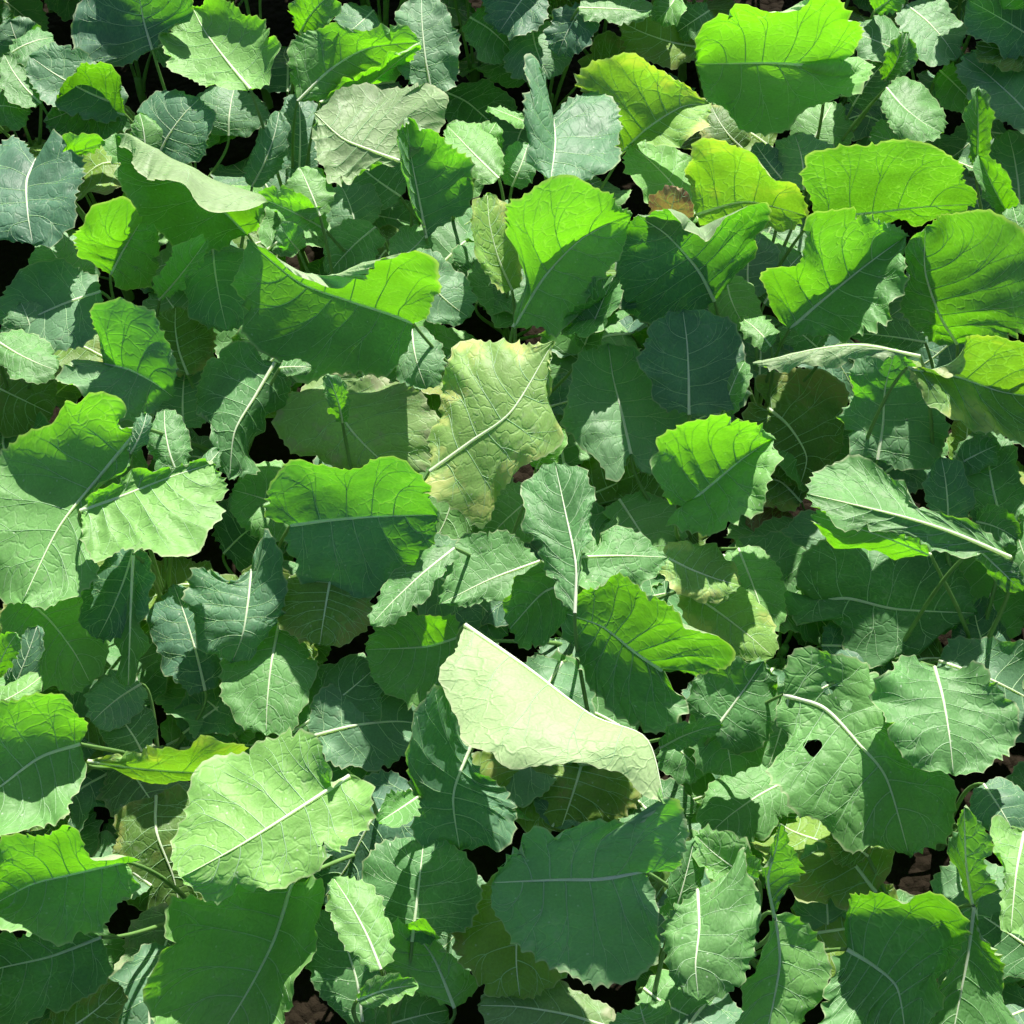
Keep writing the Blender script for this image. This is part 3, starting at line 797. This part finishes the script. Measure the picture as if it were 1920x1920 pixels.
T('882,1400,19 850,1490,18 862,1595,14', '840,1300,25 796,1290,27 770,1390,24 765,1470,20 790,1582,15', '900,1450,18 962,1490,16 968,1560,15 905,1592,14', 'b', pucker=2.0, tag='a crinkled dark leaf under the folded cream one', lit=0)
S(775, 1500, 20, 712, 1540, 24, 28, 28, 3, 2, 'g')
T('1242,1257,26 1190,1222,27 1130,1175,28 1060,1150,28', '1300,1265,29 1374,1240,35 1320,1185,38 1250,1120,38 1180,1084,36 1110,1095,32', '1288,1320,25 1240,1370,24 1180,1367,24 1120,1300,25 1063,1220,26', 'g', pucker=1.3, tag='a broad leaf with a glowing half and a smooth shaded half')
S(1240, 1040, 24, 1388, 1098, 22, 50, 52, 0, 0, 'y')
S(1300, 1118, 20, 1445, 1228, 17, 50, 48, 0, 0, 'y')
S(1390, 1045, 15, 1440, 1185, 13, 50, 50, 0, 0, 'g')
T('1335,1375,20 1390,1300,22 1432,1238,24', '1290,1330,20 1300,1270,22 1370,1235,25', '1380,1420,18 1450,1370,20 1460,1290,22', 'g')
S(1345, 1330, 19, 1372, 1452, 15, 70, 55, 0, 0, 'g')
S(1238, 1402, 24, 1356, 1358, 29, 26, 22, 3, 0, 'g')
S(1255, 1392, 18, 1320, 1450, 16, 40, 45, 0, 0, 'g')
S(245, 1045, 20, 185, 1192, 15, 50, 55, 1, 0, 'b')
T('250,1040,24 246,1120,20 240,1290,14', '258,1110,19 268,1200,15 262,1260,13', '240,1100,20 222,1200,15 220,1270,13', 'g')
S(385, 1295, 11, 325, 1095, 14, 75, 75, 0, 0, 'b')
S(50, 1130, 15, 165, 1275, 11, 80, 85, 0, 0, 'g')
S(520, 1195, 14, 500, 1372, 12, 70, 72, 0, 0, 'g')
S(550, 1370, 11, 700, 1255, 13, 60, 65, 0, 0, 'g')
S(15, 1315, 20, 68, 1178, 26, 22, 26, 0, 2, 'b')
S(-5, 1260, 22, 30, 1190, 27, 30, 20, 2, 0, 'g')
S(-10, 1320, 22, 75, 1270, 23, 22, 25, 0, 0, 'p')
S(255, 1290, 11, 175, 1352, 13, 40, 42, 0, 0, 'b')
S(260, 1400, 10, 210, 1330, 12, 45, 45, 0, 0, 'g')
S(95, 1610, 14, 150, 1495, 17, 50, 55, 0, 0, 'g')
S(245, 1630, 8, 230, 1530, 9, 35, 36, 0, 0, 'g')
S(1385, 1020, 6, 1490, 985, 8, 45, 50, 0, 0, 'w')
S(1510, 1010, 9, 1400, 1085, 9, 60, 55, 0, 0, 'g')
S(1170, 950, 14, 1245, 1065, 12, 65, 60, 0, 0, 'g')
S(1000, 935, 16, 915, 1012, 13, 48, 50, 0, 0, 'g')
S(690, 1480, 16, 600, 1400, 18, 45, 50, 0, 0, 'b')
S(730, 1560, 18, 650, 1490, 20, 40, 40, 0, 0, 'g')
S(1480, 1300, 16, 1440, 1440, 14, 40, 40, 0, 0, 'g')
S(1620, 1600, 9, 1560, 1560, 10, 40, 40, 0, 0, 'o')
S(1850, 1480, 16, 1900, 1560, 16, 45, 45, 0, 0, 'b')
S(1210, 1920, 18, 1200, 1885, 20, 50, 50, 0, 0, 'g')
S(1470, 1470, 9, 1330, 1565, 9, 60, 60, 0, 0, 'g')
S(1290, 1500, 8, 1400, 1450, 9, 50, 45, 0, 0, 'g')
S(1600, 1690, 8, 1480, 1560, 9, 60, 60, 0, 0, 'g')
S(330, 1390, 7, 470, 1330, 8, 60, 60, 0, 0, 'g')
S(520, 1660, 8, 640, 1620, 8, 50, 55, 0, 0, 'g')
S(560, 960, 12, 440, 920, 13, 60, 60, 0, 0, 'g')
S(1100, 930, 9, 1210, 880, 10, 60, 60, 0, 0, 'o')
S(900, 560, 9, 960, 480, 10, 70, 70, 0, 0, 'g')
S(360, 620, 10, 300, 540, 11, 70, 70, 0, 0, 'g')
S(740, 360, 10, 650, 290, 11, 60, 60, 0, 0, 'g')
S(1440, 560, 9, 1500, 480, 10, 60, 60, 0, 0, 'g')
S(1220, 1860, 9, 1330, 1915, 9, 60, 60, 0, 0, 'g')
S(1950, 1790, 9, 1800, 1690, 10, 75, 75, 0, 0, 'g')
S(1840, 1830, 8, 1930, 1720, 9, 60, 60, 0, 0, 'b')
S(430, 1030, 9, 520, 960, 10, 60, 60, 0, 0, 'g')


# leaves that lie open to the sun: flatter, and tipped a little away from the viewer
for i, (m, a, b, mat, kw) in enumerate(LEAVES):
    if kw.get('lit', 1 if mat == 'p' else 0) == 1 and not kw.get('fold'):
        zm = sum(p[2] for p in m) / len(m)
        ym = sum(p[1] for p in m) / len(m)
        m, a, b = ([(x, y, zm + 0.62 * (z - zm) + 0.009 * (y - ym)) for x, y, z in q] for q in (m, a, b))
        LEAVES[i] = (m, a, b, mat, kw)

# ------------------------------------------------------------------ plants
def build():
    view = CP
    built, centres = [], []
    for i, (m, a, b, mat, kw) in enumerate(LEAVES):
        zm = sum(p[2] for p in m) / len(m)
        sh = SHIFT.get(i, 0)
        m, a, b = ([(x, y, z + sh) for x, y, z in q] for q in (m, a, b))
        M = [at(*p) for p in m]
        A = [at(*p) for p in a]
        B = [at(*p) for p in b]
        fold = kw.get('fold')
        if fold:
            fold = [at(x, y, z + sh) for x, y, z in pts(fold)]
        holes = [(p[0], p[1], p[3] / 1000) for p in kw.get('holes', ())]
        me, ve, mid, tan = leaf_meshes(M, A, B, mat, 100 + i, view, kw.get('under', False), fold, kw.get('tooth', 1.0),
                                       kw.get('ruffle', 1.0), kw.get('pucker', 1.0), holes)
        d = tan[0].copy()
        d[2] = 0
        d = d / max(np.linalg.norm(d), 1e-6)
        anchor = mid[0] - d * (0.02 + 0.12 * mid[0][2])
        built.append((me, ve, mid, tan, anchor, mat, kw.get('tag')))
        best = None
        for c in centres:
            dd = np.linalg.norm(c['pos'][:2] - anchor[:2])
            if dd < 0.125 and len(c['leaves']) < 6 and (best is None or dd < best[0]):
                best = (dd, c)
        if best:
            c = best[1]
            c['leaves'].append(i)
            k = len(c['leaves'])
            c['pos'] = c['pos'] + (anchor - c['pos']) / k
        else:
            centres.append({'pos': anchor.copy(), 'leaves': [i]})
    return built, centres


def stem_mesh(top):
    vv, vf = [], []
    path = np.array([[0, 0, -0.03], [0.002, 0.001, 0.0], [-0.001, 0.002, top * 0.5], [0, 0, top]])
    tube(vv, vf, path, 0.009, 0.005, 8)
    return mesh_from("stem", vv, vf, STEM)


def petiole_mesh(p0, tangent, foot):
    d = np.linalg.norm(foot - p0)
    c1 = p0 - unit(tangent * np.array([0.7, 0.7, 0.3]) + np.array([0, 0, 1.2])) * min(0.05, d * 0.3)
    c2 = foot + np.array([0, 0, 1]) * d * 0.30 + (p0 - foot) * np.array([0.12, 0.12, 0])
    t = np.linspace(0, 1, 14)[:, None]
    path = (1 - t)**3 * p0 + 3 * t * (1 - t)**2 * c1 + 3 * t**2 * (1 - t) * c2 + t**3 * foot
    vv, vf = [], []
    tube(vv, vf, path, 0.0018, 0.0032, 6)
    return mesh_from("petiole", vv, vf, STEM)


def link(name, me, parent):
    o = bpy.data.objects.new(name, me)
    COL.objects.link(o)
    o.parent = parent
    return o


# leaves used below the canopy and beyond the frame
def prototype(seed, length, width, rise, reach, droop, mat):
    r = np.random.default_rng(seed)
    tip = reach + length
    m = [np.array([0, reach, rise]), np.array([0.004, reach + length * .35, rise + 0.012]), np.array([-0.003, reach + length * .7, rise - droop * .35]), np.array([0, tip, rise - droop])]
    es = []
    for sg in (1, -1):
        e = []
        for t, k in ((0.02, 0.42), (0.2, 0.82), (0.48, 1.0), (0.76, 0.86), (0.95, 0.45)):
            k *= r.uniform(.9, 1.1)
            e.append(np.array([sg * width * k, reach + length * t, rise + 0.01 * math.sin(math.pi * t) - droop * t ** 2 + width * r.uniform(-0.1, 0.5) * k]))
        es.append(e)
    me, ve, mid, tan = leaf_meshes(m, es[0], es[1], mat, seed, np.array([0, reach + length / 2, 3.0]), False, None, quality=0.62)
    pe = petiole_mesh(mid[0], tan[0], np.array([0, 0.004, 0.035]))
    return me, ve, pe


LOW = [prototype(900 + k, rng.uniform(.12, .17), rng.uniform(.05, .068), rng.uniform(.05, .12), rng.uniform(.03, .07), rng.uniform(.02, .06), 'gbbgob'[k]) for k in range(6)]
HIGH = [prototype(950 + k, rng.uniform(.14, .19), rng.uniform(.055, .075), rng.uniform(.24, .32), rng.uniform(.03, .07), rng.uniform(.0, .07), 'gbpgbg'[k]) for k in range(6)]


def add_proto(plant, meshes, yaw, sc):
    o = link("leaf", meshes[0], plant)
    o.rotation_euler = (0, 0, yaw)
    o.scale = (sc, sc, sc)
    link("midrib", meshes[1], o)
    link("petiole", meshes[2], o)
    return o


SHARED = "leafy plant with plain arching leaves in the crop all round the tangled patch"


def make_plant(pos, label, group):
    e = bpy.data.objects.new("brassica_plant", None)
    e.empty_display_size = 0.03
    COL.objects.link(e)
    e.location = (pos[0], pos[1], 0)
    e["label"] = label
    e["category"] = "leafy plant"
    e["group"] = group
    return e


built, centres = build()
STEMS = [stem_mesh(h) for h in (0.05, 0.065, 0.08)]
GROUP = "brassica plants crowded across the field"


HANDLE = {
    'a broad pale sunlit leaf with a white midrib': 'broad white-ribbed leaf',
    'a broad cupped leaf half in shade': 'cupped half-shaded leaf',
    'a very large blue-green leaf lying in full shade': 'huge blue-green leaf',
    'a bright leaf with blistered spots beside its pale midrib': 'blister-spotted leaf',
    'a leaf with a narrow twisted flap rising at its base': 'twisted flap',
    'a cupped leaf whose raised rim glows bright green': 'bright-rimmed cupped leaf',
    'a leaf folded lengthwise and standing on edge': 'leaf standing on edge',
    'a large leaf eaten through with dark insect holes': 'insect-holed leaf',
    'a rounded leaf shaded above and lit along its lower rim': 'rim-lit rounded leaf',
    'a broad flat shaded leaf with a pale branching midrib': 'flat shaded leaf',
    'a long pale sunlit leaf arching over a shaded one': 'long arching leaf',
    'an olive-yellow old leaf low in the shade': 'old olive leaf',
    'a yellowing leaf glowing where its rim stands up': 'yellow upturned leaf',
    'a large leaf standing upright and glowing with light behind it': 'big upright glowing leaf',
    'a quilted leaf, one half glowing and one half in pale sunlight': 'quilted two-tone leaf',
    'a wide leaf on edge, glowing bright green all over': 'wide edge-on leaf',
    'a yellow-green glowing leaf with dark shadow patches': 'yellow-green shadowed leaf',
    'a leaf with one dark blue-green half and one glowing half': 'blue-and-bright leaf',
    'a leaf withered brown at its tip': 'brown withered tip',
    'a diamond-shaped leaf whose upper half glows with a vein network': 'diamond-shaped leaf',
    'a narrow crinkled leaf folded upright along its midrib': 'narrow crinkled leaf',
    'a leaf showing its glossy pale ribbed underside': 'ribbed underside',
    'a small silvery leaf with one tall upright ear': 'silvery eared leaf',
    'a yellowed leaf half in glaring white sun': 'glaring yellowed leaf',
    'a very wide leaf, glowing above its white midrib and dark below': 'widest glowing leaf',
    'a leaf split between a pale half and a glowing edge': 'pale split leaf',
    'a silvery leaf pale in sun beside a shaded half': 'silvery half-shaded leaf',
    'a big leaf whose upper margin curls over as a white strip': 'white curled margin',
    'a small leaf with one half glowing brilliant yellow-green': 'small brilliant leaf',
    'a very large dark leaf with a long glowing upturned rim': 'dark upturned-rim leaf',
    'a leaf with an upright shaded lobe behind a sunlit centre': 'upright shaded lobe',
    'a huge sunlit leaf with a long white midrib and glowing lobe': 'huge white-ribbed leaf',
    'a blistered pale leaf with a glowing strip along its fold': 'blistered pale leaf',
    'an oval leaf with a bright sun patch on one side': 'sun-patched oval leaf',
    'a broad shaded leaf with a glowing upper lobe': 'bright-lobed shaded leaf',
    'a dull greyish ageing leaf with stained edges': 'dull stained leaf',
    'a mottled yellow leaf with a wavy pointed outline': 'mottled yellow leaf',
    'a round quilted leaf with a bright wedge above its midrib': 'wedge-lit round leaf',
    'an upright arrow-shaped leaf with side wings': 'arrow-shaped leaf',
    'a large leaf folded over, its cream underside in full sun': 'folded cream underside',
    'a crinkled dark leaf under the folded cream one': 'crinkled dark leaf',
    'a broad leaf with a glowing half and a smooth shaded half': 'half-glowing broad leaf',
}


def plant_labels():
    """A plant with a leaf of its own kind is named by it, the others by the two such plants that they stand between."""
    marked = []
    for c in centres:
        tags = [built[i][6] for i in c['leaves'] if built[i][6]]
        c['tags'] = tags
        if tags:
            marked.append(c)
            c['label'] = "leafy plant with " + tags[0]
    seen = {}
    for c in centres:
        if c['tags']:
            continue
        near = sorted(marked, key=lambda q: np.linalg.norm(q['pos'][:2] - c['pos'][:2]))[:3]
        mats = [built[i][5] for i in c['leaves']]
        col = 'olive' if 'o' in mats else 'dull' if 'd' in mats else 'yellowing' if 'y' in mats else 'blue-green' if mats.count('b') * 2 > len(mats) else 'pale green' if 'p' in mats else 'mid-green'
        hs = [HANDLE[q['tags'][0]] for q in near]
        for h in (hs[:2], [hs[0], hs[2]], hs[1:]):
            lab = f"{col} leafy plant between the {h[0]} and the {h[1]}"
            if lab not in seen:
                break
        seen[lab] = 1
        c['label'] = lab


plant_labels()
for ci, c in enumerate(centres):
    plant = make_plant(c['pos'], c['label'], GROUP)
    off = np.array([c['pos'][0], c['pos'][1], 0])
    link("stem", STEMS[ci % 3], plant)
    for i in c['leaves']:
        me, ve, mid, tan, anchor, mat, tag = built[i]
        me.transform(__import__('mathutils').Matrix.Translation(Vector(-off)))
        ve.transform(__import__('mathutils').Matrix.Translation(Vector(-off)))
        o = link("leaf", me, plant)
        if tag:
            o["label"] = tag
        link("midrib", ve, o)
        a = rng.uniform(0, 6.28)
        foot = np.array([0.005 * math.cos(a), 0.005 * math.sin(a), 0.045])
        link("petiole", petiole_mesh(mid[0] - off, tan[0], foot), o)
    y0 = rng.uniform(0, 6.28)
    for k in range(3):
        add_proto(plant, LOW[rng.randrange(6)], y0 + k * 2.1 + rng.uniform(-.4, .4), rng.uniform(0.75, 1.1))

# the field goes on around the frame
gx = np.arange(-1.5, 1.51, 0.18)
gy = np.arange(-0.35, 2.9, 0.18)
for x in gx:
    for y in gy:
        px, py = x + rng.uniform(-.05, .05), y + rng.uniform(-.05, .05)
        if math.hypot(px, py) < 0.22:
            continue
        q = to_px((px, py, 0.25)) if py > 0.05 else (5000, 5000)
        if -30 < q[0] < 1950 and -30 < q[1] < 1950:
            continue
        if not (-700 < q[0] < 2620 and -380 < q[1] < 2300):
            continue
        plant = None
        y0 = rng.uniform(0, 6.28)
        for k in range(6):
            yaw = y0 + k * 2.4 + rng.uniform(-.3, .3)
            kind = HIGH if k < 5 else LOW
            sc = rng.uniform(0.85, 1.12)
            ok = True
            for d in (0.06, 0.14, 0.22):
                for sd in (-0.06, 0.06):
                    pp = (px - math.sin(yaw) * d * sc + math.cos(yaw) * sd, py + math.cos(yaw) * d * sc + math.sin(yaw) * sd, 0.3 * sc)
                    if pp[1] < 0.02:
                        continue
                    w = to_px(pp)
                    if -15 < w[0] < 1935 and -15 < w[1] < 1935:
                        ok = False
            if not ok:
                continue
            if plant is None:
                plant = make_plant((px, py), SHARED, GROUP)
                link("stem", STEMS[rng.randrange(3)], plant)
            add_proto(plant, kind[rng.randrange(6)], yaw, sc)
print("PLANTS", len(centres), "leaves", len(LEAVES), "tris", sum(len(m.polygons) for m in bpy.data.meshes) * 2)
